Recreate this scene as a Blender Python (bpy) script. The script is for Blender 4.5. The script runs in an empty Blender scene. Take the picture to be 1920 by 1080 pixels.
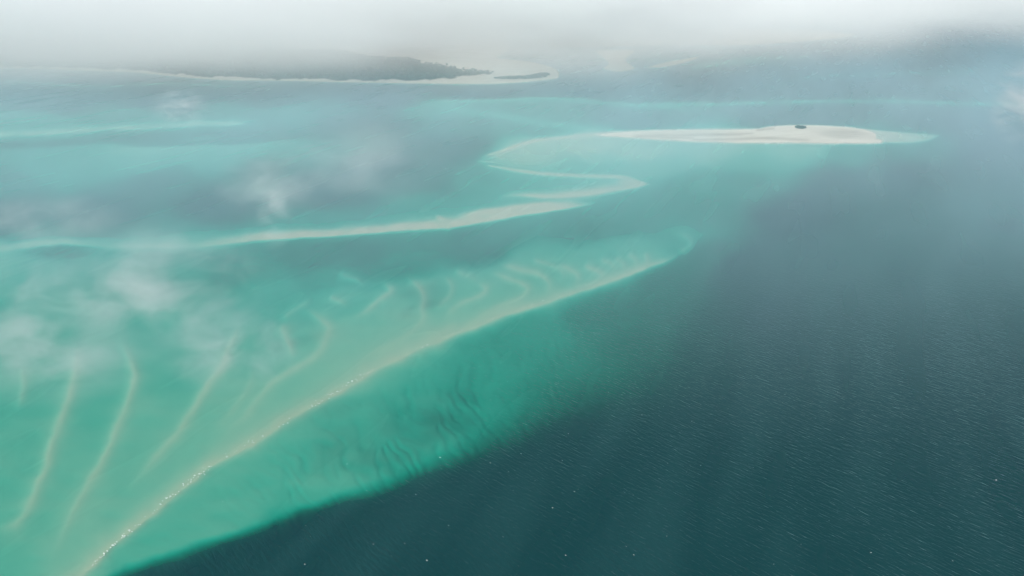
import bpy, math, random
import numpy as np
random.seed(7); rng = np.random.default_rng(7)
scene = bpy.context.scene
COL = scene.collection
R = math.radians

# ------------------------------------------------------------------ camera
CAM_H = 600.0
FPX = 1507.0                     # focal length in pixels of a 1920 px wide picture
HORIZON = -60.0                  # row of the horizon
PITCH = math.atan((540 - HORIZON) / FPX)
cam_d = bpy.data.cameras.new('camera'); cam = bpy.data.objects.new('camera', cam_d); COL.objects.link(cam)
cam.location = (0, 0, CAM_H); cam.rotation_euler = (math.pi / 2 - PITCH, 0, 0)
cam_d.sensor_width = 36; cam_d.lens = 36 * FPX / 1920
cam_d.clip_start = 1; cam_d.clip_end = 300000
scene.camera = cam

# ------------------------------------------------------------------ sky, sun, exposure
SUN_EL, SUN_AZ = 40.0, 215.0     # azimuth clockwise from +Y (view direction)
world = bpy.data.worlds.new('World'); scene.world = world; world.use_nodes = True
wn = world.node_tree; bg = wn.nodes['Background']
sky = wn.nodes.new('ShaderNodeTexSky'); sky.sky_type = 'NISHITA'; sky.sun_disc = False
sky.sun_elevation = R(SUN_EL); sky.sun_rotation = R(SUN_AZ); sky.dust_density = 4.0; sky.air_density = 1.0; sky.ozone_density = 1.0
hs = wn.nodes.new('ShaderNodeHueSaturation'); hs.inputs['Saturation'].default_value = 0.9
wn.links.new(sky.outputs[0], hs.inputs['Color']); wn.links.new(hs.outputs[0], bg.inputs[0])
bg.inputs[1].default_value = 0.12
sd = bpy.data.lights.new('sun', 'SUN'); sun = bpy.data.objects.new('sun', sd); COL.objects.link(sun)
sd.energy = 4.2; sd.angle = R(0.5); sd.color = (1.0, 0.975, 0.94)
sun.location = (0, 0, 2000); sun.rotation_euler = (R(90 - SUN_EL), 0, R(180 - SUN_AZ))
scene.view_settings.view_transform = 'Standard'; scene.view_settings.look = 'None'
scene.view_settings.exposure = 0.0; scene.view_settings.gamma = 1.0
scene.render.engine = 'CYCLES'
cy = scene.cycles
cy.max_bounces = 8; cy.diffuse_bounces = 2; cy.glossy_bounces = 2; cy.transmission_bounces = 4
cy.volume_bounces = 4; cy.transparent_max_bounces = 24
cy.use_denoising = True; cy.denoising_prefilter = 'ACCURATE'; cy.caustics_reflective = False; cy.caustics_refractive = False
cy.volume_max_steps = 256
cy.sample_clamp_indirect = 3

# ------------------------------------------------------------------ helpers
CP, SP = math.cos(PITCH), math.sin(PITCH)
def ray(px, py):
    x = (px - 960) / FPX; y = -(py - 540) / FPX
    return np.array([x, CP + y * SP, -SP + y * CP])
def ground(px, py, z=0.0):
    d = ray(px, py); t = (z - CAM_H) / d[2]
    return np.array([d[0] * t, d[1] * t, z])
def chart(X, Y):
    """map position on the sea plane -> chart coordinates the soundings were read in"""
    zf = Y * CP + CAM_H * SP
    zf = np.maximum(zf, 150.0)
    px = 960 + FPX * X / zf
    py = 540 - FPX * (Y * SP - CAM_H * CP) / zf
    return px, py

def tag(o, label=None, cat=None, group=None, kind=None):
    if label: o['label'] = label
    if cat: o['category'] = cat
    if group: o['group'] = group
    if kind: o['kind'] = kind
    return o
def mesh_obj(name, V, F, mat, parent=None, smooth=True):
    me = bpy.data.meshes.new(name)
    V = np.asarray(V, dtype=np.float32); F = np.asarray(F, dtype=np.int32)
    n = F.shape[1]
    me.vertices.add(len(V)); me.vertices.foreach_set('co', V.ravel())
    me.loops.add(F.size); me.loops.foreach_set('vertex_index', F.ravel())
    me.polygons.add(len(F)); me.polygons.foreach_set('loop_start', np.arange(0, F.size, n, dtype=np.int32))
    me.update(calc_edges=True); me.validate()
    if smooth: me.shade_smooth()
    if mat: me.materials.append(mat)
    o = bpy.data.objects.new(name, me); COL.objects.link(o)
    if parent: o.parent = parent
    return o
def attr(o, name, vals):
    a = o.data.attributes.new(name, 'FLOAT', 'POINT'); a.data.foreach_set('value', np.asarray(vals, dtype=np.float32))

class NT:
    def __init__(s, mat):
        mat.use_nodes = True; s.t = mat.node_tree; s.t.nodes.clear(); s.out = s.t.nodes.new('ShaderNodeOutputMaterial')
    def n(s, typ, **kw):
        nd = s.t.nodes.new('ShaderNode' + typ)
        for k, v in kw.items(): setattr(nd, k, v)
        return nd
    def l(s, a, b): s.t.links.new(a, b)
    def put(s, sock, v):
        if hasattr(v, 'is_output'): s.l(v, sock)
        else: sock.default_value = v
    def math(s, op, a, b=None, c=None, clamp=False):
        nd = s.n('Math', operation=op, use_clamp=clamp); s.put(nd.inputs[0], a)
        if b is not None: s.put(nd.inputs[1], b)
        if c is not None: s.put(nd.inputs[2], c)
        return nd.outputs[0]
    def vmath(s, op, a, b=None):
        nd = s.n('VectorMath', operation=op); s.put(nd.inputs[0], a)
        if b is not None: s.put(nd.inputs[1], b)
        return nd.outputs['Value'] if op in ('LENGTH', 'DOT_PRODUCT') else nd.outputs[0]
    def noise(s, vec, scale, detail=3, rough=0.5, dist=0.0):
        nd = s.n('TexNoise'); s.l(vec, nd.inputs['Vector']); nd.inputs['Scale'].default_value = scale
        nd.inputs['Detail'].default_value = detail; nd.inputs['Roughness'].default_value = rough; nd.inputs['Distortion'].default_value = dist
        return nd.outputs['Fac']
    def mapping(s, vec, rot=0.0, scale=(1, 1, 1), loc=(0, 0, 0)):
        nd = s.n('Mapping', vector_type='TEXTURE'); s.l(vec, nd.inputs[0]); nd.inputs['Rotation'].default_value = (0, 0, rot)
        nd.inputs['Scale'].default_value = scale; nd.inputs['Location'].default_value = loc
        return nd.outputs[0]
    def ramp(s, f, a, b, c=0.0, d=1.0, smooth=True):
        nd = s.n('MapRange', interpolation_type='SMOOTHSTEP' if smooth else 'LINEAR')
        s.put(nd.inputs[0], f)
        for i, v in enumerate((a, b, c, d)): s.put(nd.inputs[i + 1], v)
        return nd.outputs[0]
    def mix(s, f, a, b):
        nd = s.n('Mix', data_type='RGBA'); s.put(nd.inputs[0], f)
        s.put(nd.inputs[6], a if hasattr(a, 'is_output') else (*a, 1)); s.put(nd.inputs[7], b if hasattr(b, 'is_output') else (*b, 1))
        return nd.outputs[2]
    def attr(s, name):
        nd = s.n('Attribute', attribute_name=name); return nd.outputs['Fac']

def hash2(ix, iy, seed):
    h = (ix.astype(np.int64) * 374761393 + iy.astype(np.int64) * 668265263 + seed * 974634541) & 0x7fffffff
    h = ((h ^ (h >> 13)) * 1274126177) & 0x7fffffff
    return ((h ^ (h >> 16)) & 0xffff) / 65535.0
def vnoise(x, y, seed=0):
    ix = np.floor(x); iy = np.floor(y); fx = x - ix; fy = y - iy
    fx = fx * fx * fx * (fx * (fx * 6 - 15) + 10); fy = fy * fy * fy * (fy * (fy * 6 - 15) + 10)
    a = hash2(ix, iy, seed); b = hash2(ix + 1, iy, seed); c = hash2(ix, iy + 1, seed); d = hash2(ix + 1, iy + 1, seed)
    return (a * (1 - fx) + b * fx) * (1 - fy) + (c * (1 - fx) + d * fx) * fy
def fbm(x, y, seed=0, octs=4, gain=0.5):
    s = 0; a = 1.0; t = 0
    for i in range(octs):
        s = s + a * vnoise(x * 2 ** i + 17.3 * i, y * 2 ** i - 9.1 * i, seed + i); t += a; a *= gain
    return s / t
def sstep(x, a, b):
    t = np.clip((x - a) / (b - a), 0, 1); return t * t * (3 - 2 * t)

def spline(pts, step=6.0):
    """Catmull-Rom through traced points (extra columns ride along)"""
    P = np.array(pts, float); P = np.vstack([2 * P[0] - P[1], P, 2 * P[-1] - P[-2]])
    out = []
    for i in range(1, len(P) - 2):
        n = max(2, int(np.hypot(*(P[i + 1, :2] - P[i, :2])) / step))
        t = np.linspace(0, 1, n, endpoint=False)[:, None]
        a, b, c, d = P[i - 1], P[i], P[i + 1], P[i + 2]
        out.append(0.5 * (2 * b + (c - a) * t + (2 * a - 5 * b + 4 * c - d) * t ** 2 + (3 * b - a - 3 * c + d) * t ** 3))
    out.append(P[-2][None]); return np.vstack(out)
def pl_dist(px, py, P):
    """distance, side (+ = left of travel when y points down), parameter and interpolated extra columns"""
    best = np.full(px.shape, 1e9); side = np.zeros(px.shape); ex = np.zeros(px.shape + (max(P.shape[1] - 2, 1),)); par = np.zeros(px.shape)
    n = len(P) - 1
    for i in range(n):
        a, b = P[i], P[i + 1]; dx, dy = b[0] - a[0], b[1] - a[1]; L2 = dx * dx + dy * dy + 1e-9
        t = np.clip(((px - a[0]) * dx + (py - a[1]) * dy) / L2, 0, 1)
        qx = px - (a[0] + t * dx); qy = py - (a[1] + t * dy); d = np.hypot(qx, qy)
        m = d < best
        best = np.where(m, d, best); side = np.where(m, dy * qx - dx * qy, side); par = np.where(m, (i + t) / n, par)
        if P.shape[1] > 2:
            e = a[2:] + t[..., None] * (b[2:] - a[2:]); ex[m] = e[m]
    return best, np.sign(side), par, ex
def poly_sd(px, py, P):
    """signed distance to a closed outline, positive inside"""
    Q = np.vstack([P, P[:1]]); best = np.full(px.shape, 1e9); ins = np.zeros(px.shape, bool)
    for a, b in zip(Q[:-1], Q[1:]):
        dx, dy = b[0] - a[0], b[1] - a[1]; L2 = dx * dx + dy * dy + 1e-9
        t = np.clip(((px - a[0]) * dx + (py - a[1]) * dy) / L2, 0, 1)
        best = np.minimum(best, np.hypot(px - a[0] - t * dx, py - a[1] - t * dy))
        c = (a[1] > py) != (b[1] > py)
        xi = a[0] + (py - a[1]) * dx / (dy if abs(dy) > 1e-9 else 1e-9)
        ins ^= c & (px < xi)
    return np.where(ins, best, -best)

# ------------------------------------------------------------------ the sea plane grid (polar about the point under the camera)
core = np.linspace(-37, 37, 760)
wide = np.concatenate([np.linspace(-180, -39, 60), core, np.linspace(39, 180, 60)[:-1]])
ANG = np.radians(wide); NA = len(ANG)
pys = np.linspace(1180, 40, 760)                                   # even rows over the part that is in view
rad = np.array([math.hypot(*ground(960, p)[:2]) for p in pys])
RAD = np.concatenate([np.linspace(5, rad[0] * 0.97, 14), rad, rad[-1] * np.geomspace(1.03, 6.0, 40)]); NR = len(RAD)
A2, R2 = np.meshgrid(ANG, RAD)                                     # rows = radius
X = (R2 * np.sin(A2)); Y = (R2 * np.cos(A2))
px, py = chart(X, Y)
px = np.clip(px, -700, 2600); py = np.clip(py, HORIZON + 3, 1700)
behind = sstep(np.abs(np.degrees(A2)), 45, 65)

# ------------------------------------------------------------------ soundings: (chart x, chart y, metres)
S = np.array([
 (0,1080,2.7),(0,900,2.4),(0,750,2.8),(60,850,2.5),(150,1000,1.9),(300,800,2.2),(180,720,2.8),(340,700,2.9),(500,640,2.6),(640,560,3.2),
 (650,650,1.9),(800,560,2.6),(760,600,1.8),(900,540,2.5),(1000,520,2.7),(1100,495,3),(1200,475,3.2),(1280,440,4.5),(450,760,2.0),
 (-300,800,3),(-300,1000,3),(-300,500,3),(-300,400,10),(-300,250,5),(-300,300,4),
 (0,500,2.8),(100,520,3.6),(0,600,3.6),(200,500,4),(330,500,5),(450,500,6.5),(600,480,8),(700,480,8.5),(900,460,8),(1100,430,7.5),
 (1200,420,7),(1300,400,7),(500,560,4.2),(620,520,6),(760,485,7),(120,600,3.4),(300,600,3.4),
 (250,1030,2.6),(400,940,2.5),(550,860,2.6),(600,900,2.6),(700,820,3),(800,760,4),(780,830,3.5),(900,700,5.5),(900,780,5),(1000,640,6.5),
 (1050,700,8),(1150,580,8),(1250,520,8.5),(1200,640,10),(1330,470,8),
 (0,400,12),(200,400,12),(400,380,12),(600,360,12),(600,405,8),(800,340,10),(800,385,6),(700,300,12),(850,270,10),(900,340,6),(1000,340,4),
 (1060,345,3.2),(100,440,10),(300,425,8),
 (1000,290,1.3),(1100,275,0.9),(1100,300,2.2),(1200,285,1.3),(1250,310,2.6),(1350,285,1.4),(1400,300,3),(1500,280,2.0),(1300,340,4.8),
 (1400,340,6.5),(1600,290,5),(1700,280,7),(1100,320,3),(1250,370,6.5),(1650,310,10),(1600,340,12),
 (0,340,7),(100,310,3.6),(250,300,2.8),(400,290,3.4),(550,275,6.5),(640,275,7),(300,340,9),(500,320,9),
 (100,190,13),(300,185,13),(500,180,13),(700,180,14),(560,215,7),(650,200,9),(450,215,7.5),(250,225,7),(80,230,4.5),(640,235,10),
 (700,225,11),(820,205,5.5),(900,205,6.5),(1000,205,7),(1000,232,7),(850,235,8),(1200,215,11),(1500,215,13),(1800,215,13),
 (1600,165,14),(1900,160,12),(1300,160,14),(1200,150,14),(1800,90,12),(1900,80,11),(1600,110,12),(1050,170,14),(900,170,14),(1300,100,9),
 (1500,400,15),(1800,400,17),(1700,320,15),(1500,600,20),(1800,700,24),(1900,1000,28),(1000,1000,28),(1400,500,13),(1350,650,16),
 (1900,280,15),(2300,300,15),(2300,800,26),(600,1060,28),(1300,900,28),(1100,850,24),(1300,1300,28),(300,1500,28),(-200,1500,8)], float)
def vwarp(y): return 620 * np.log(np.maximum(y - HORIZON, 3))
def soundings(px, py):
    num = np.zeros(px.shape); den = np.zeros(px.shape); v = vwarp(py)
    for sx, sy, d in S:
        r2 = (px - sx) ** 2 * 0.75 + (v - vwarp(sy)) ** 2 * 1.6 + 900
        w = r2 ** -2.6
        if d > 5 and sy < 620: d = d * (1 + .11 * (d - 5))          # the channels between the bars
        if 2.7 < d <= 5 and sy < 350: d *= 1.22
        num += w * math.log(d); den += w
    return np.exp(num / den)
jx = (fbm(px / 90, py / 60, 3) - .5); jy = (fbm(px / 90, py / 60, 9) - .5)
near = np.clip((py - HORIZON) / 600, 0.08, 1.4)
wx = px + jx * 15 * near; wy = py + jy * 12 * near                 # slightly wandering coordinates keep outlines natural
D = soundings(wx + jx * 40 * near, wy + jy * 20 * near)
D *= 1 + 0.35 * (fbm(px / 70, py / 22, 21) - .5)

# drop-off of the front shelf into the deep channel (x, y, half width)
drop = spline([(40,1190,24),(200,1084,20),(330,1040,20),(450,1000,20),(560,966,20),(660,926,22),(760,888,27),(860,846,38),(960,800,60),
               (1060,750,120),(1160,690,170),(1260,600,220),(1360,500,240),(1480,400,160),(1640,330,110),(1860,290,90),(2500,240,80)], 14)
d, s, _, e = pl_dist(wx, wy, drop)
sd_ = d * s
w = sstep(-sd_ / e[..., 0], -0.75, 1.0)                            # to the right / below the line
deepD = 17 + 13 * sstep(py, 330, 820)
D = np.exp(np.log(D) * (1 - w) + np.log(deepD) * w)

# ripples in the sand on the shelf between crest and drop-off
q = (wx - 780) / 260; r_ = (wy - 800 + 0.38 * (wx - 800)) / 110
msk = np.exp(-(q * q) ** 1.2 - (r_ * r_) ** 1.2) * (1 - w)
ph = (px - 0.45 * (py - 760) - 0.0016 * np.maximum(py - 720, 0) ** 2 + 90 * (fbm(px / 110, py / 90, 31) - .5)) / 27
rp = (0.5 + 0.5 * np.sin(2 * np.pi * ph)) ** 1.5 * sstep(fbm(px / 40, py / 50, 33, 3), .35, .65)
D *= 1 + 0.30 * msk * rp + 0.0 * np.exp(-((px - 665) / 45) ** 2 - ((py - 772) / 22) ** 2) * fbm(px / 14, py / 12, 35)
for pts in ([(529,850),(536,866),(533,889),(525,930)], [(562,815),(574,834),(571,857),(566,883),(568,915)], [(590,798),(605,825),(605,851),(608,883),(622,901),(652,912)],
            [(608,790),(625,813),(637,836)], [(620,842),(637,869),(666,880),(698,892),(725,903)], [(660,765),(672,796),(672,831),(679,866)], [(687,812),(710,834),(733,848),(756,863),(770,879)],
            [(700,858),(721,875),(758,884)], [(714,728),(727,758),(748,790),(756,813),(777,828),(806,834),(832,847)], [(750,760),(780,781),(806,795)], [(762,785),(772,805),(790,818)],
            [(818,766),(844,787),(864,804),(890,823)], [(862,735),(890,752),(922,767)], [(800,700),(830,722),(850,745)], [(930,720),(960,742),(985,752)]):
    d, s_, t_, _ = pl_dist(wx, wy, spline(pts, 6))
    wd = np.where(s_ > 0, 13.0, 6.0)
    D *= 1 + .15 * np.exp(-(d / wd) ** 1.6) * sstep(t_, 0, .3) * sstep(1 - t_, 0, .3) * (.75 + .5 * fbm(px / 20, py / 20, 36)) * (1 - w)

owner = np.zeros(D.shape, int)                                     # which sand feature a place belongs to
def ridge(pts, crest, wl, wr, pw=1.4, fade=(0.06, 0.06), own=0, amount=1.0, rough=0.35, base=None, end_px=None):
    """sand ridge along pts; wl / wr = half widths left / right of travel in chart units; crest in metres"""
    global D, owner
    P = spline(pts, 7)
    lo = P[:, :2].min(0) - 3 * max(wl, wr) - 60; hi = P[:, :2].max(0) + 3 * max(wl, wr) + 60
    m = (px > lo[0]) & (px < hi[0]) & (py > lo[1]) & (py < hi[1])
    x, y = wx[m], wy[m]
    d, s, t, e = pl_dist(x, y, P)
    sc = e[..., 0] if P.shape[1] > 2 else 1.0
    wd = np.where(s > 0, wl, wr) * sc
    k = np.exp(-(d / wd) ** (2 * pw / 1.4))
    f = 1.0
    if fade[0] > 0: f = f * sstep(t, -0.001, fade[0])
    if fade[1] > 0: f = f * sstep(1 - t, -0.001, fade[1])
    nz = 1 - rough + 2 * rough * fbm(px[m] / 26, py[m] / 14, 77 + own)
    k = np.clip(k * f * amount * nz, 0, 1)
    D[m] = np.exp(np.log(np.maximum(D[m], .02)) * (1 - k) + math.log(crest) * k)
    if own:
        o = owner[m]; o[k > 0.42] = own; owner[m] = o

# --- ribs of the front shoal
ribs = [
 ([(42,680),(40,720),(34,772)], .5),
 ([(137,625),(138,690),(125,750),(105,810),(90,860),(70,910),(45,955),(28,985),(8,1045),(-8,1090)], .95),
 ([(216,622),(232,650),(245,685),(246,720),(236,755),(215,810),(190,860),(165,910),(135,960),(110,1010),(92,1075)], .95),
 ([(444,588),(438,630),(425,675),(395,715),(375,745),(345,795),(320,825),(285,862),(255,895),(232,935)], .95),
 ([(562,567),(587,587),(611,604),(623,615),(611,633),(596,656),(582,672),(560,688),(535,701),(500,728),(465,768),(430,802),(400,845)], .95),
 ([(522,602),(536,629),(547,653),(554,676)], .7),
 ([(524,598),(553,578),(578,562),(589,553)], .4), ([(620,555),(640,564),(655,575)], .5),
 ([(714,527),(731,542),(724,551),(709,562),(693,578),(678,591),(660,606)], .8), ([(634,512),(669,522),(689,538)], .4),
 ([(754,509),(771,527),(787,542),(793,560),(790,580),(791,595),(780,613),(756,631),(724,649),(688,664),(640,690)], .85),
 ([(888,525),(911,538),(902,550),(880,560),(858,573),(840,588),(826,606)], .85),
 ([(914,508),(952,521),(976,531),(987,541),(971,557),(945,569),(905,588),(860,610)], .9),
 ([(938,496),(976,507),(1010,514),(1024,523),(1030,537),(1020,560)], .85),
 ([(1046,496),(1077,510),(1085,521),(1081,538)], .75), ([(1092,496),(1121,509),(1129,517),(1117,533)], .85),
 ([(1150,484),(1170,498),(1168,515)], .5), ([(1210,474),(1216,488),(1212,504)], .6), ([(850,508),(880,517),(905,524)], .4), ([(998,488),(1040,500),(1056,512),(1050,532)], .5), ([(1124,488),(1150,500),(1148,518)], .5),
 ([(1176,478),(1194,490),(1190,508)], .5), ([(828,518),(846,535),(842,554),(812,584)], .55), ([(480,690),(462,725),(432,768),(395,812)], .4), ([(860,600),(820,628),(770,650)], .5)]
for pts, a in ribs:
    y0 = sum(p[1] for p in pts) / len(pts)
    wsc = 0.42 + 0.62 * max(0, (y0 - 480)) / 350
    ridge(pts, 1.25, 20 * wsc + 2, 14 * wsc + 2, fade=(.22, .3), amount=a * .6, rough=.2, pw=1.0)
    ridge(pts, 0.95, 7.0 * wsc + 2.0, 4.2 * wsc + 1.8, fade=(.2, .42), amount=a * .9, rough=.35, pw=1.1)
# --- broad apron behind the front crest, then the crest itself (sharp on the seaward side)
front = [(20,1190,1),(90,1125,1),(150,1080,1),(205,1030,1),(290,957,1),(370,892,1),(450,840,1.1),(530,797,1.15),(620,741,1.2),(700,694,1.2),(780,655,1.15),
         (870,618,1.0),(940,592,.9),(1000,572,.75),(1070,550,.65),(1130,531,.6),(1200,508,.5),(1250,488,.45),(1280,472,.40),(1297,456,.34)]
ridge([(1275,474),(1298,455),(1288,442),(1255,431)], 2.0, 8, 8, fade=(.1, .4), amount=.75, pw=1.0)
ridge(front, 1.35, 62, 12, pw=.9, fade=(0, .06), amount=.62, rough=.25)
ridge(front, 0.68, 19, 4.8, pw=.95, fade=(0, .07), own=1, amount=.95, rough=.3)
# --- middle bar
mid = [(-250,500,.8),(-100,486,.9),(0,472,.9),(60,463,.8),(120,457,.7),(180,458,.8),(250,463,1),(320,463,1.1),(400,458,1.1),(480,450,1.1),(560,443,1),(650,437,1),(740,430,1),
       (830,423,1.1),(900,412,1.1),(960,403,1),(1020,396,.8),(1080,387,.6),(1130,380,.4)]
ridge(mid, 1.5, 26, 4, pw=1.0, fade=(0, .08), amount=.85)
ridge([p for p in mid if p[0] > 300], 0.24, 11, 4, pw=1.4, fade=(.3, .12), own=2, amount=.97)
ridge([(840,424),(832,412),(812,404)], .5, 5, 5, own=2, fade=(0, .4))
ridge([(850,409),(900,400),(960,391),(1005,386),(1050,385),(1090,384)], .24, 8, 5, own=2, fade=(.25, .25))
ridge([(-200,478),(0,467),(60,459),(120,454),(200,455)], 1.3, 8, 5, fade=(0, .2))
# --- zigzag bar that climbs to the island
zig1 = [(924,373,.45),(938,368,.55),(971,364,.6),(1016,368,.8),(1042,369,1),(1082,367,1.1),(1127,361,1.2),(1171,355,1.0),(1195,350,.6),(1214,347,.25),(1232,345.5,.15)]
zig2 = [(1213,347,.3),(1189,340.5,.8),(1171,335,.95),(1149,332,.9),(1127,330.5,.9),(1060,328,.85),(1027,325.5,.85),(993,322,.75),(960,318,.65),(927,314,.5),(902,310.5,.4)]
zig3 = [(893,297,.4),(900,303,.45),(927,306.5,.4),(962,312,.3)]
spit = [(893,296,.5),(912,291,.6),(935,285,.7),(958,277.5,.8),(984,269.5,.8),(1016,262.5,.9),(1049,257.5,.9),(1082,253.5,1),(1122,251,1),(1200,248,1)]
ridge([(900,378),(1000,371),(1120,357),(1215,347),(1262,345)], 2.4, 20, 8, pw=1.0, amount=.7, fade=(.3, .25))
ridge([(1222,347),(1170,336),(1060,330),(900,312)], 2.2, 8, 14, pw=1.0, amount=.55, fade=(.1, .2))
ridge(zig1, .38, 9, 4.5, own=3, pw=1.05, fade=(.3, .1), rough=.25); ridge(zig2, .5, 4, 4, own=3, fade=(.02, .06), rough=.25); ridge(zig3, .8, 3, 3, own=3, fade=(.03, .4))
ridge([(1150,343,.8),(1180,344.5,1),(1200,346,.5),(1216,347,.2)], .5, 7, 7, own=3, fade=(.35, .2), pw=1.0)
ridge(spit, .8, 3, 30, pw=.9, amount=.72, fade=(.08, 0), rough=.3); ridge(spit, .28, 2.6, 5, own=3, fade=(.2, 0), pw=1.2, rough=.3)
for pts in ([(1049,262),(1068,279),(1089,291),(1115,303),(1140,311)], [(1082,262),(1100,276),(1130,284)], [(975,272),(985,283),(1000,292)], [(1020,266),(1035,285),(1045,298)], [(930,290),(935,296),(950,301)]):
    ridge(pts, .75, 5, 4, fade=(.1, .5), amount=.6)
# --- bars further out
ridge([(-300,275),(-100,261),(0,254),(100,248),(200,243),(300,238),(400,232),(470,229),(505,231)], 1.0, 9, 4, fade=(0, .12), own=4, amount=.9)
ridge([(-300,285),(-100,277),(0,272),(100,267),(200,261),(300,255),(420,250),(560,240),(660,222)], 13, 7, 6, fade=(0, .2), amount=.95)
ridge([(200,266),(260,268),(360,268),(460,262),(560,255),(660,246)], 13, 7, 7, fade=(.15, .2), amount=.9)
ridge([(190,266),(240,275),(330,276),(430,271),(530,265),(650,259)], 2.2, 3, 22, fade=(.1, .35), amount=.85, pw=1.0)
ridge([(-200,148),(0,151),(80,155),(140,160),(200,162),(300,157),(420,160),(540,162),(640,164)], 1.0, 3.0, 2.0, fade=(0, .4), own=5, amount=.9)
ridge([(1130,240),(1000,227),(930,215),(870,207),(820,198),(795,194)], 3.0, 6, 6, fade=(.2, .2), amount=.8)
ridge([(790,193),(840,188),(900,187),(1030,184),(1130,189),(1230,197),(1340,206)], 2.6, 4, 6, fade=(.1, .2), own=6, amount=.85)
ridge([(1180,192),(1300,192),(1450,190),(1600,186),(1750,190),(1940,192),(2300,194)], 2.8, 4, 5, fade=(.1, 0), own=7, amount=.85)
ridge([(1450,146),(1560,141),(1660,138),(1750,135),(1840,129),(1860,125)], 3.0, 4, 2.5, fade=(.2, .15), own=8, amount=.85)
ridge([(1294,129),(1310,125),(1350,119),(1400,113),(1470,108)], 1.8, 5, 4, fade=(.05, .3), own=9, amount=.9)
ridge([(1440,110),(1480,108.5),(1530,106.5)], .25, 1.6, 1.2, fade=(.2, .2), own=9)
D = np.maximum(D, 0.12)

# ------------------------------------------------------------------ dry ground
Z = -D.copy()
wet = np.zeros(D.shape)
mpp = np.hypot(X, Y) / FPX                                          # metres per chart unit across the view
def rise(outline, inner, shore, height, grow, own):
    """lift an outlined piece of ground above the water; grow = chart units to full height"""
    global Z, owner
    P = np.array(outline, float)
    jit = (fbm(px / (70 if own == 11 else 22), py / 9, 55 + own) - .5) * inner
    sd = poly_sd(px, py, P) + jit
    k = sstep(sd, -shore, 0); h = np.where(sd > 0, height * np.clip(sd / grow, 0, 1) ** .7 + .05, 0)
    Z = np.where(sd > 0, np.maximum(Z, h), np.exp(np.log(np.maximum(-Z, .05)) * (1 - k) + math.log(.06) * k) * -1 * (Z < 0) + Z * (Z >= 0))
    owner = np.where(sd > -0.3, own, owner)
    return sd
# shallow apron east of the island, then the island
ap = spline([(1560,240),(1640,243),(1700,247),(1752,250),(1765,251),(1750,261),(1728,267),(1660,268.5),(1560,268)], 8)
sdA = poly_sd(wx, wy, ap); k = sstep(sdA, -2.5, 4); D2 = (0.16 + .3 * fbm(px / 30, py / 6, 12)) * np.exp(sstep(px, 1640, 1765) * 1.4); Z = -np.exp(np.log(-Z) * (1 - k) + np.log(D2) * k)
island = spline([(1120,252.5),(1160,249),(1200,246),(1250,244.5),(1340,243.5),(1415,242.5),(1445,238),(1490,235.5),(1545,236.5),(1590,239.5),(1625,245),(1641,252),
          (1640,260),(1652,266.5),(1560,267.5),(1480,266.5),(1400,266.5),(1300,264),(1220,259.5),(1165,256),(1130,254)], 6)
sdI = rise(island, 1.2, 5.0, 1.6, 9, 10)
land_out = [(-900,95),(-300,118),(60,128.5),(150,131.5),(230,134),(290,139),(350,145),(420,149.5),(500,151),(600,152.5),(680,154.5),(788,156),(899,157),(973,154),(1030,148.5),(1048,144),
            (1045,131),(1020,122),(992,116),(966,113),(930,108),(960,88),(930,70),(860,55),(820,40),(700,30),(200,30),(-900,30)]
sdL = rise(spline(land_out + land_out[:1], 10), 1.0, 3.0, 7.0, 22, 11)
lag = np.array([(962,120),(967,131),(940,139),(900,141),(860,138),(900,125),(940,116)], float)      # inlet behind the spit
funnel = spline([(1116,95),(1150,94),(1190,95),(1178,105),(1172,114),(1180,120),(1190,128),(1178,132),(1158,134),(1140,131),(1132,128),(1142,120),(1132,108),(1116,95)], 4)
rise(funnel, .8, 3, 1.5, 5, 12)
rise(spline([(1214,126.5),(1240,119),(1270,113.5),(1308,107.5),(1300,111),(1275,119),(1245,125),(1214,126.5)], 4), .6, 3, 1.2, 4, 13)
far_shore = [(1470,80),(1530,75),(1592,68.5),(1600,64),(1500,55),(1300,50),(1100,50),(1010,75),(1040,88),(1250,84),(1400,84)]
rise(spline(far_shore + far_shore[:1], 8), .5, 2, 4, 8, 14)
Z = np.where(behind > 0, Z * (1 - behind) + behind * -28, Z)
owner = np.where(behind > .5, 0, owner)
# damp hollows and dry crests of the island (colour of the sand itself)
def line_w(pts, w): 
    d, _, _, _ = pl_dist(px, py, spline(pts, 6)); return np.exp(-(d / w) ** 2)
damp = np.zeros(D.shape)
lobe = np.exp(-(((px - 1583) / 48) ** 2 + ((py - 251.5) / 9) ** 2) ** 2); damp = .85 * lobe * (.55 + .6 * np.sin(((px - 1560) * .05 + (py - 250) * .9)) ** 2)
for pts, w in (([(1190,256),(1260,254.5),(1340,253),(1410,252)], 3.0), ([(1300,262.5),(1380,261),(1440,259.5),(1515,263)], 2.2), ([(1420,244),(1450,241)], 2.2), ([(1240,258),(1300,259)], 2)):
    damp = np.maximum(damp, .8 * line_w(pts, w))
for pts, w in (([(1180,249.5),(1260,247.5),(1325,247),(1365,249)], 1.5), ([(1395,254.5),(1430,252.5),(1465,250.5),(1482,244)], 1.8), ([(1480,244),(1487,236),(1515,236.5),(1519,245),(1500,247.5),(1482,245)], 1.8),
               ([(1512,247),(1537,257),(1570,264),(1640,266.5)], 1.8), ([(1200,262),(1400,266),(1600,267)], 1.3)):
    damp = damp * (1 - line_w(pts, w))
damp = np.clip(damp * (.5 + fbm(px / 30, py / 3, 41)), 0, 1)
Z = Z - np.where(sdI > 1, damp * .5 * np.clip(Z, 0, 1), 0)
wood = np.zeros(D.shape)                                            # where the mainland carries forest floor
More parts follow.
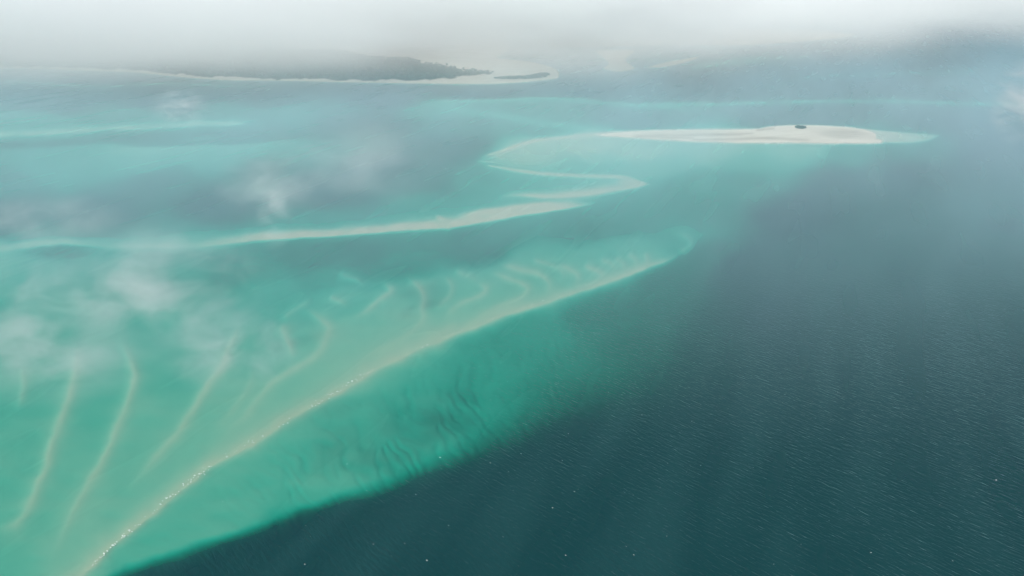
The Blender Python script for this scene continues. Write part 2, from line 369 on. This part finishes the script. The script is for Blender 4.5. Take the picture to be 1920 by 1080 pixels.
forest_out = np.array([(-900,113),(-300,121),(60,125.5),(230,130.5),(290,135),(350,141),(420,145.5),(500,147.5),(600,149),(700,151),(800,150.5),(846,147),(872,144),(905,142),(925,140),(905,134),
                       (862,133),(838,124),(800,121),(770,112),(690,108),(640,98),(500,92),(300,80),(-900,80)], float)
sdF = poly_sd(px, py, forest_out); wood = sstep(sdF + 7 * (fbm(px / 18, py / 5, 61) - .5), -.4, .6) * (owner == 11)

# ------------------------------------------------------------------ materials of the setting
def sand_material():
    m = bpy.data.materials.new('sand'); t = NT(m)
    g = t.n('NewGeometry'); n1 = t.noise(t.mapping(g.outputs['Position'], .4, (250, 80, 100)), 1, 5, .6)
    c = t.mix(t.ramp(n1, .35, .7), (.52, .465, .38), (.60, .545, .46))
    c = t.mix(t.attr('damp'), c, (.37, .32, .255))
    nw = t.noise(g.outputs['Position'], .02, 4, .6)
    c = t.mix(t.attr('wet'), c, (.40, .38, .28))
    c = t.mix(t.attr('wood'), c, t.mix(nw, (.035, .05, .03), (.07, .08, .045)))
    b = t.n('BsdfDiffuse'); t.l(c, b.inputs[0]); t.l(b.outputs[0], t.out.inputs[0]); return m
def water_material():
    m = bpy.data.materials.new('sea_water'); t = NT(m)
    g = t.n('NewGeometry'); P = g.outputs['Position']; dep = t.attr('depth')
    # light left after one passage through the water column
    ks = (.40, .061, .070)
    cc = t.n('CombineColor')
    for i, k in enumerate(ks): t.l(t.math('EXPONENT', t.math('MULTIPLY', dep, -k)), cc.inputs[i])
    tr = t.n('BsdfTransparent'); t.l(cc.outputs[0], tr.inputs[0])
    gust = t.noise(t.mapping(P, R(-23), (60, 420, 1)), 1, 1, .5)      # streaks along the wind
    # light scattered back by the water itself, growing with depth
    gs = t.math('SUBTRACT', 1, t.math('EXPONENT', t.math('MULTIPLY', dep, -.09)))
    df = t.n('BsdfDiffuse'); DF = df; t.l(t.mix(gs, (.0, .0, .0), t.mix(t.ramp(gust, .35, .8), (.0003, .027, .035), (.004, .038, .046))), df.inputs[0])
    add = t.n('AddShader'); t.l(tr.outputs[0], add.inputs[0]); t.l(df.outputs[0], add.inputs[1])
    # wind waves: crests lie across the wind
    rot = R(-47)
    w1 = t.noise(t.mapping(P, rot, (15.0, 3.7, 1)), 1, 2, .45, .5)
    w2 = t.noise(t.mapping(P, rot + .35, (5.0, 2.0, 1)), 1, 2, .6)
    w3 = t.noise(t.mapping(P, rot - .3, (34, 11, 1)), 1, 2, .5)
    w1 = t.math('POWER', w1, 1.0)
    hgt = t.math('ADD', t.math('MULTIPLY', w1, .85), t.math('ADD', t.math('MULTIPLY', w2, .16), t.math('MULTIPLY', w3, .16)))
    amp = t.math('MULTIPLY', t.ramp(dep, .3, 9, .45, 1.0), t.ramp(gust, .3, .7, .9, 1.05))
    sxyz = t.n('SeparateXYZ'); t.l(P, sxyz.inputs[0])
    amp = t.math('MULTIPLY', amp, t.ramp(sxyz.outputs[1], 1050, 1900, 1.0, .0), clamp=True)                # sheltered water behind the bars is calmer
    bp = t.n('Bump'); t.l(hgt, bp.inputs['Height']); t.l(amp, bp.inputs['Strength']); bp.inputs['Distance'].default_value = 1.7
    t.l(bp.outputs[0], DF.inputs['Normal'])
    gl = t.n('BsdfGlossy'); gl.inputs['Color'].default_value = (1, 1, 1, 1)
    t.l(t.ramp(gust, .3, .7, .26, .36), gl.inputs['Roughness']); t.l(bp.outputs[0], gl.inputs['Normal'])
    c_ = t.math('ABSOLUTE', t.vmath('DOT_PRODUCT', bp.outputs[0], g.outputs['Incoming']))
    fac = t.math('ADD', .02, t.math('MULTIPLY', .98, t.math('POWER', t.math('SUBTRACT', .92, t.math('MULTIPLY', c_, .92), clamp=True), 5)), clamp=True)
    mx = t.n('MixShader'); t.l(fac, mx.inputs[0]); t.l(add.outputs[0], mx.inputs[1]); t.l(gl.outputs[0], mx.inputs[2])
    t.l(mx.outputs[0], t.out.inputs[0]); return m
SAND = sand_material(); WATER = water_material()

# ------------------------------------------------------------------ sea surface, sea floor and the banks cut out of it
NV = NR * NA
idx = np.arange(NV).reshape(NR, NA)
nxt = np.roll(idx, -1, axis=1)
quads = np.stack([idx[:-1], nxt[:-1], nxt[1:], idx[1:]], -1).reshape(-1, 4)
Zl = Z.ravel(); co = np.stack([X.ravel(), Y.ravel(), Zl], 1)
wco = co.copy(); wco[:, 2] = 0.0
water = mesh_obj('water', wco, quads, WATER); attr(water, 'depth', np.maximum(-Zl, 0)); tag(water, 'wide turquoise and dark teal sea ruffled by wind', kind='structure')
own_f = owner.reshape(-1)[quads].max(1)
def cut(name, code):
    f = quads[own_f == code]
    if not len(f): return None
    u, inv = np.unique(f.ravel(), return_inverse=True)
    o = mesh_obj(name, co[u], inv.reshape(-1, 4), SAND)
    attr(o, 'damp', damp.ravel()[u]); attr(o, 'wood', wood.ravel()[u]); attr(o, 'wet', sstep(-Zl[u], -.02, .15)); return o
tag(cut('seabed', 0), 'pale sandy sea floor under clear green shallows', kind='structure')
BARS = {1: 'broad beige sandbar sweeping up from the lower left, ribbed and edged with foam',
        2: 'long pale sandbar just under the surface across the middle, nearer than the zigzag one',
        3: 'zigzag sandbar hooking back twice before it meets the island with bushes',
        4: 'thin turquoise sandbar at the left edge with a tapering right tip',
        5: 'faint pale sandbar parallel to the forest beach, closest to it',
        6: 'pale green curved shoal between the forest beach and the zigzag sandbar',
        7: 'straight green shoal running to the right edge behind the island with bushes',
        8: 'narrow green streak of shoal at the far right, the last before the fog',
        9: 'green shoal with a thin white sand ridge beside the far sand flats'}
for k, lab in BARS.items():
    o = cut('sandbar', k)
    if o: tag(o, lab, 'sandbar', 'sandbars under the shallow water')
tag(cut('sand_island', 10), 'long low island of white and tan sand with one dark clump of bushes', 'sand island', 'dry sandbanks')
tag(cut('land', 11), 'mainland coast with a narrow white beach and a hooked sand spit', kind='structure')
tag(cut('sand_flat', 12), 'hourglass shaped far sand flat at the edge of the fog', 'sand flat', 'dry sandbanks')
tag(cut('sand_flat', 13), 'slim slanting sand flat right of the hourglass shaped one', 'sand flat', 'dry sandbanks')
tag(cut('land', 14), 'far grey coast almost lost in the fog', kind='structure')

# ------------------------------------------------------------------ vegetation
def leaf_material(name, a, b):
    m = bpy.data.materials.new(name); t = NT(m); g = t.n('NewGeometry')
    c = t.mix(t.noise(g.outputs['Position'], .12, 4, .7), a, b)
    d = t.n('BsdfDiffuse'); t.l(c, d.inputs[0]); t.l(d.outputs[0], t.out.inputs[0]); return m
LEAF = leaf_material('foliage', (.025, .045, .028), (.065, .09, .05)); BARK = leaf_material('bark', (.08, .06, .045), (.14, .11, .08))
def leaf_cloud(centres, radii, per, leaf):
    """many leaf clumps spread through each crown"""
    V = []; F = []; n = 0
    for c, r in zip(centres, radii):
        u = rng.normal(size=(per, 3)); u /= np.linalg.norm(u, axis=1)[:, None]; u[:, 2] = np.abs(u[:, 2]) * 1.0 - .15
        p = c + u * (r * (0.45 + .6 * rng.random((per, 1)))) * np.array([1, 1, .8])
        a = rng.normal(size=(per, 3)); a /= np.linalg.norm(a, axis=1)[:, None]; b = np.cross(a, rng.normal(size=(per, 3))); b /= np.linalg.norm(b, axis=1)[:, None]
        s = leaf * (0.6 + .8 * rng.random((per, 1)))
        V.append(np.stack([p - a * s, p - b * s * .7, p + a * s, p + b * s * .7], 1).reshape(-1, 3)); F.append(n + np.arange(per * 4).reshape(-1, 4)); n += per * 4
    return np.vstack(V), np.vstack(F)
def scatter(outline, n, seed, zfun=None):
    r = np.random.default_rng(seed); P = np.array(outline, float); W = np.array([ground(a, b)[:2] for a, b in P])
    lo, hi = W.min(0), W.max(0); out = []
    while len(out) < n:
        q = lo + r.random((4000, 2)) * (hi - lo); ok = poly_sd(q[:, 0], q[:, 1], W) > 0
        out += list(q[ok])
    return np.array(out[:n])
def thicket(name, outline, n, rr, h, label, base_z):
    pts = scatter(outline, n, len(label)); c0 = pts.mean(0)
    rel = np.column_stack([pts - c0, np.full(n, base_z)]); hts = h * (.55 + .6 * rng.random(n)); rad = rr * (.6 + .7 * rng.random(n))
    V, F = leaf_cloud(rel + np.column_stack([np.zeros((n, 2)), hts * .6]), rad, 110, 1.0)
    o = mesh_obj(name, V, F, LEAF, smooth=False); o.location = (c0[0], c0[1], 0); tag(o, label, 'bushes', 'dark bushes on pale sand')
thicket('thicket', [(1490.5,239.6),(1495,238),(1503,237.6),(1509,239),(1511,240.6),(1505,242.8),(1498,243),(1492,241.6)], 60, 4.2, 6.5,
        'small dark green clump of bushes alone on the sand island', 1.0)
thicket('thicket', [(925,147.5),(958,145),(985,144.6),(1000,141.5),(1015,138.5),(1029,139.5),(1031,141.5),(1024,146),(1000,149),(975,150),(958,150.5),(930,149.8)], 420, 6.5, 9,
        'long dark curved belt of bushes along the hooked sand spit', 2.0)
fp = scatter([(-300,120.5),(60,125.5),(230,130.5),(290,135),(350,141),(420,145.5),(500,147.5),(600,149),(700,151),(800,150.5),(846,147),(872,144),(905,142),(925,140),(905,134),(862,133),(838,124),(800,121),(770,112),(690,108),(640,98),(500,92),(300,84),(-300,84)], 9000, 5)
V, F = leaf_cloud(np.column_stack([fp, 9 + 7 * rng.random(len(fp))]), 7 + 6 * rng.random(len(fp)), 26, 3.4)
tag(mesh_obj('forest', V, F, LEAF, smooth=False), 'dark green coastal forest behind the white beach, fading into fog', 'forest', kind='stuff')

# ------------------------------------------------------------------ foam
FOAM = bpy.data.materials.new('foam'); t = NT(FOAM); b = t.n('BsdfDiffuse'); b.inputs[0].default_value = (.74, .77, .77, 1); t.l(b.outputs[0], t.out.inputs[0])
WIND = np.array([math.sin(R(23)), math.cos(R(23))]); CREST = np.array([math.cos(R(23)), -math.sin(R(23))])
def foam_patch(r, L, W, n=11):
    """ragged low pillow of foam lying along the wave crest"""
    a = np.linspace(0, 2 * np.pi, n, endpoint=False); k = .55 + .7 * r.random(n)
    e = np.outer(np.cos(a) * k * L / 2, CREST) + np.outer(np.sin(a) * k * W / 2, WIND)
    V = np.vstack([np.column_stack([e, np.full(n, -.05)]), np.column_stack([e * .6, .18 + .12 * r.random(n)]), [[0, 0, .3]]])
    F = [(i, (i + 1) % n, n + (i + 1) % n, n + i) for i in range(n)]
    T = [(n + i, n + (i + 1) % n, 2 * n) for i in range(n)]
    return V, F, T
def build_foam(name, parts):
    me = bpy.data.meshes.new(name); V = []; F = []; n = 0
    for v, f, tr in parts:
        V += [tuple(p) for p in v]; F += [tuple(i + n for i in q) for q in f + tr]; n += len(v)
    me.from_pydata(V, [], F); me.shade_smooth(); me.materials.append(FOAM); return me
r = np.random.default_rng(11)
caps = []
for k in range(10):
    parts = []
    for j in range(1):
        v, f, tr = foam_patch(r, 1.6 + 1.8 * r.random(), .5 + .6 * r.random()); off = np.append(CREST * r.normal() * 2.2 + WIND * r.normal() * .9, 0); parts.append((v + off, f, tr))
    caps.append(build_foam('whitecap', parts))
spots = [(785,928,1.6),(820,857,1.9),(950,715,1),(1140,735,1.7),(1165,740,1),(1205,778,1.2),(1315,873,1.3),(1035,952,1.3),(1080,922,1.4),(1058,1040,1.6),(1640,1037,1.8),(1185,1040,1.3),
         (1233,778,1.1),(1065,813,1.2),(975,850,1.4),(920,868,1),(1077,922,1),(840,985,1.2),(1300,790,1),(757,1018,1.5),(690,920,1),(795,1050,1.7),(415,938,1.8),(570,1058,1.6),(572,985,1),
         (1870,900,1.5),(1545,525,1.2),(1570,735,1.2),(1475,740,1.3),(1690,716,1.1),(1850,740,1),(510,505,1.6),(560,500,1),(594,536,1),(952,435,1.1),(1113,428,1.2),(1145,416,1),(650,870,1),(1790,1052,1.3)]
for _ in range(70):
    x = 500 + 1420 * r.random(); y = 480 + 590 * r.random() ** .8
    if x > 1000 - 1.1 * (y - 600) + 260 * r.random() - 200 and y > 1250 - x * .75: spots.append((x, y, .35 + .65 * r.random() ** 2))
for i, (x, y, sc) in enumerate(spots):
    o = bpy.data.objects.new('whitecap', caps[i % 10]); COL.objects.link(o); p = ground(x, y); o.location = p
    s_ = sc * (.34 + .3 * r.random()); o.scale = (s_, s_, 1)
    tag(o, 'small white breaking wave crest on the open dark water', 'whitecap', 'whitecaps scattered over the open water')
FC = spline([p[:2] for p in front], 4); parts = []
clus = [(205,1030,28,46),(235,1003,22,30),(300,950,12,14),(355,905,14,26),(378,886,12,26),(430,852,12,8),(475,830,14,16),(540,792,16,9),(580,765,14,14),(625,740,14,26),(662,714,14,26),(690,700,8,10),
        (760,664,16,8),(815,640,16,10),(872,620,10,8),(940,592,12,8),(1000,574,14,18),(1070,551,16,6),(320,930,10,8)]
for cx, cy_, sp, n in clus:
    for _ in range(int(n * (.5 if cx < 700 else .3))):
        x = cx + r.normal() * sp; j = np.argmin(np.abs(FC[:, 0] - x)); y = FC[j, 1] + r.normal() * (2.6 if cy_ > 700 else 1.3) - 1
        g = ground(x, y); v, f, tr = foam_patch(r, (.9 + 2.6 * r.random() ** 2), .3 + .6 * r.random()); v = v + np.array([g[0], g[1], 0]); parts.append((v, f, tr))
surf = bpy.data.objects.new('surf', build_foam('surf', parts)); COL.objects.link(surf)
tag(surf, 'broken white surf along the crest of the ribbed sandbar', 'surf', kind='stuff')

# ------------------------------------------------------------------ air
def vol(name, dens_fn, color=(.95, .97, .98), aniso=.2, step=None):
    m = bpy.data.materials.new(name); t = NT(m); v = t.n('VolumePrincipled'); v.inputs['Color'].default_value = (*color, 1); v.inputs['Anisotropy'].default_value = aniso
    dens = dens_fn(t); t.put(v.inputs['Density'], dens); t.l(v.outputs[0], t.out.inputs['Volume'])
    if step: m.cycles.volume_step_rate = step
    return m
def box(name, lo, hi, mat):
    V = [(x, y, z) for z in (lo[2], hi[2]) for y in (lo[1], hi[1]) for x in (lo[0], hi[0])]
    return mesh_obj(name, V, [(0, 2, 3, 1), (4, 5, 7, 6), (0, 1, 5, 4), (2, 6, 7, 3), (0, 4, 6, 2), (1, 3, 7, 5)], mat, smooth=False)
EXT = RAD[-1] + 200
haze = box('haze', (-EXT, -EXT, -32), (EXT, EXT, 640), vol('haze_air', lambda t: 0.19e-4, (.62, .86, 1.0), .0))
tag(haze, 'pale blue grey sea haze thickening with distance', kind='stuff')
def fog_density(t):
    tc = t.n('NewGeometry'); P = tc.outputs['Position']
    sx = t.n('SeparateXYZ'); t.l(P, sx.inputs[0]); x, y, z = sx.outputs
    n1 = t.noise(t.mapping(P, 0, (1500, 1500, 420)), 1, 5, .55)
    # the underside of the bank rises towards the viewer and to the right
    n0 = t.noise(t.mapping(P, 0, (800, 1500, 600), (3000, 0, 0)), 1, 4, .5)
    bump_ = t.math('MULTIPLY', 52, t.math('EXPONENT', t.math('MULTIPLY', -1, t.math('POWER', t.math('ABSOLUTE', t.math('DIVIDE', t.math('ADD', x, 1400), 560)), 2))))
    base = t.math('ADD', t.math('ADD', t.math('ADD', 44, t.math('MULTIPLY', t.math('MINIMUM', t.math('ADD', x, 1900), 0), .05)), bump_), t.math('MULTIPLY', t.math('SUBTRACT', n0, .5), 230))
    base = t.math('ADD', base, t.math('MULTIPLY', t.math('MAXIMUM', t.math('ADD', x, 40), 0), .09))
    lift = t.math('SUBTRACT', z, base)
    prof = t.ramp(lift, -90, 190)
    er = t.ramp(n1, .30, .62, .12, 1.0)
    fr = t.ramp(y, 3400, 4700)
    return t.math('MULTIPLY', t.math('MULTIPLY', prof, er), t.math('MULTIPLY', fr, .0030))
bank = box('cloud_bank', (-7500, 3300, 60), (8500, 9500, 632), vol('cloud_bank', fog_density, (.93, .962, .967), -.2, .14))
tag(bank, 'pale grey cloud bank hanging low over the far coast', 'cloud')
def layer_density(t):
    g = t.n('NewGeometry'); P = g.outputs['Position']; sx = t.n('SeparateXYZ'); t.l(P, sx.inputs[0]); x, y, z = sx.outputs
    n = t.noise(t.mapping(P, R(-20), (420, 900, 300)), 1, 5, .55, .3)
    d = t.math('MULTIPLY', t.ramp(n, .3, .7, .45, 1.35), t.ramp(y, 750, 1600))
    return t.math('MULTIPLY', t.math('MULTIPLY', d, t.math('MULTIPLY', t.ramp(z, 250, 120), t.ramp(t.math('SUBTRACT', y, t.math('MULTIPLY', t.math('MAXIMUM', x, 0), .7)), 4300, 3300))), 4.6e-4)
layer = box('mist_layer', (-5200, 800, 1), (5200, 6200, 255), vol('mist_layer', layer_density, (.60, .89, 1.0), 0, .2))
tag(layer, 'thin veil of sea mist lying low over the water from the middle distance on', kind='stuff')
def wisp_density(tau, radii, seed, cut_=(.42, .64)):
    def fn(t):
        tc = t.n('TexCoord'); P = tc.outputs['Object']
        q = t.vmath('DIVIDE', P, radii); rr = t.vmath('LENGTH', q)
        big = max(radii)
        n1 = t.noise(t.mapping(P, 0, (big / 1.7, big / 1.7, big / 3.0), (seed * 3.7 * big, seed * 1.3 * big, 0)), 1, 7, .6, .5)
        fall = t.ramp(rr, 1.0, .1)
        return t.math('MULTIPLY', t.math('MULTIPLY', fall, t.ramp(n1, *cut_)), 1.35 * tau / (radii[1] * 0.9))
    return fn
def ico(sub):
    import bmesh
    bm = bmesh.new(); bmesh.ops.create_icosphere(bm, subdivisions=sub, radius=1); V = np.array([v.co[:] for v in bm.verts]); F = [[v.index for v in f.verts] for f in bm.faces]; bm.free(); return V, np.array(F)
IV, IF = ico(3)
WISPS = [(300,545,215,135,820,.8,'large soft puff of mist over the green shoal above the ribs'),
         (95,655,230,85,800,.65,'low band of mist at the left edge above the rib tops'),
         (430,650,170,90,830,.55,'thin veil of mist over the third rib from the left'),
         (514,395,42,95,1250,.32,'narrow upright wisp of mist crossing the long pale middle sandbar'),
         (500,345,150,70,1300,.45,'faint torn mist just above the upright wisp'),
         (340,202,58,38,2000,.75,'small round puff of mist over dark water near the forest beach'),
         (85,412,150,45,1200,.5,'thin flat mist at the left edge above the middle sandbar'),
         (1915,188,55,75,1900,.9,'small white puff of mist cut by the right edge'),
         (660,300,230,100,1500,.35,'very faint wide veil of mist left of the zigzag sandbar'),
         (80,560,190,90,900,.4,'faint mist at the left edge below the middle sandbar')]
for i, (cx, cy_, rx, ry, dist, tau, lab) in enumerate(WISPS):
    d_ = ray(cx, cy_); d_ = d_ / np.linalg.norm(d_); c = np.array([0, 0, CAM_H]) + d_ * dist
    k = dist / FPX; rz = ry * k * 1.0; radii = (rx * k, max(rx * k * .7, 30), rz)
    o = mesh_obj('mist', IV * np.array(radii), IF, vol('mist', wisp_density(tau, radii, i + 1), (.97, .98, .98), .2, .6)); o.location = c
    tag(o, lab, 'mist', 'wisps of mist above the water')
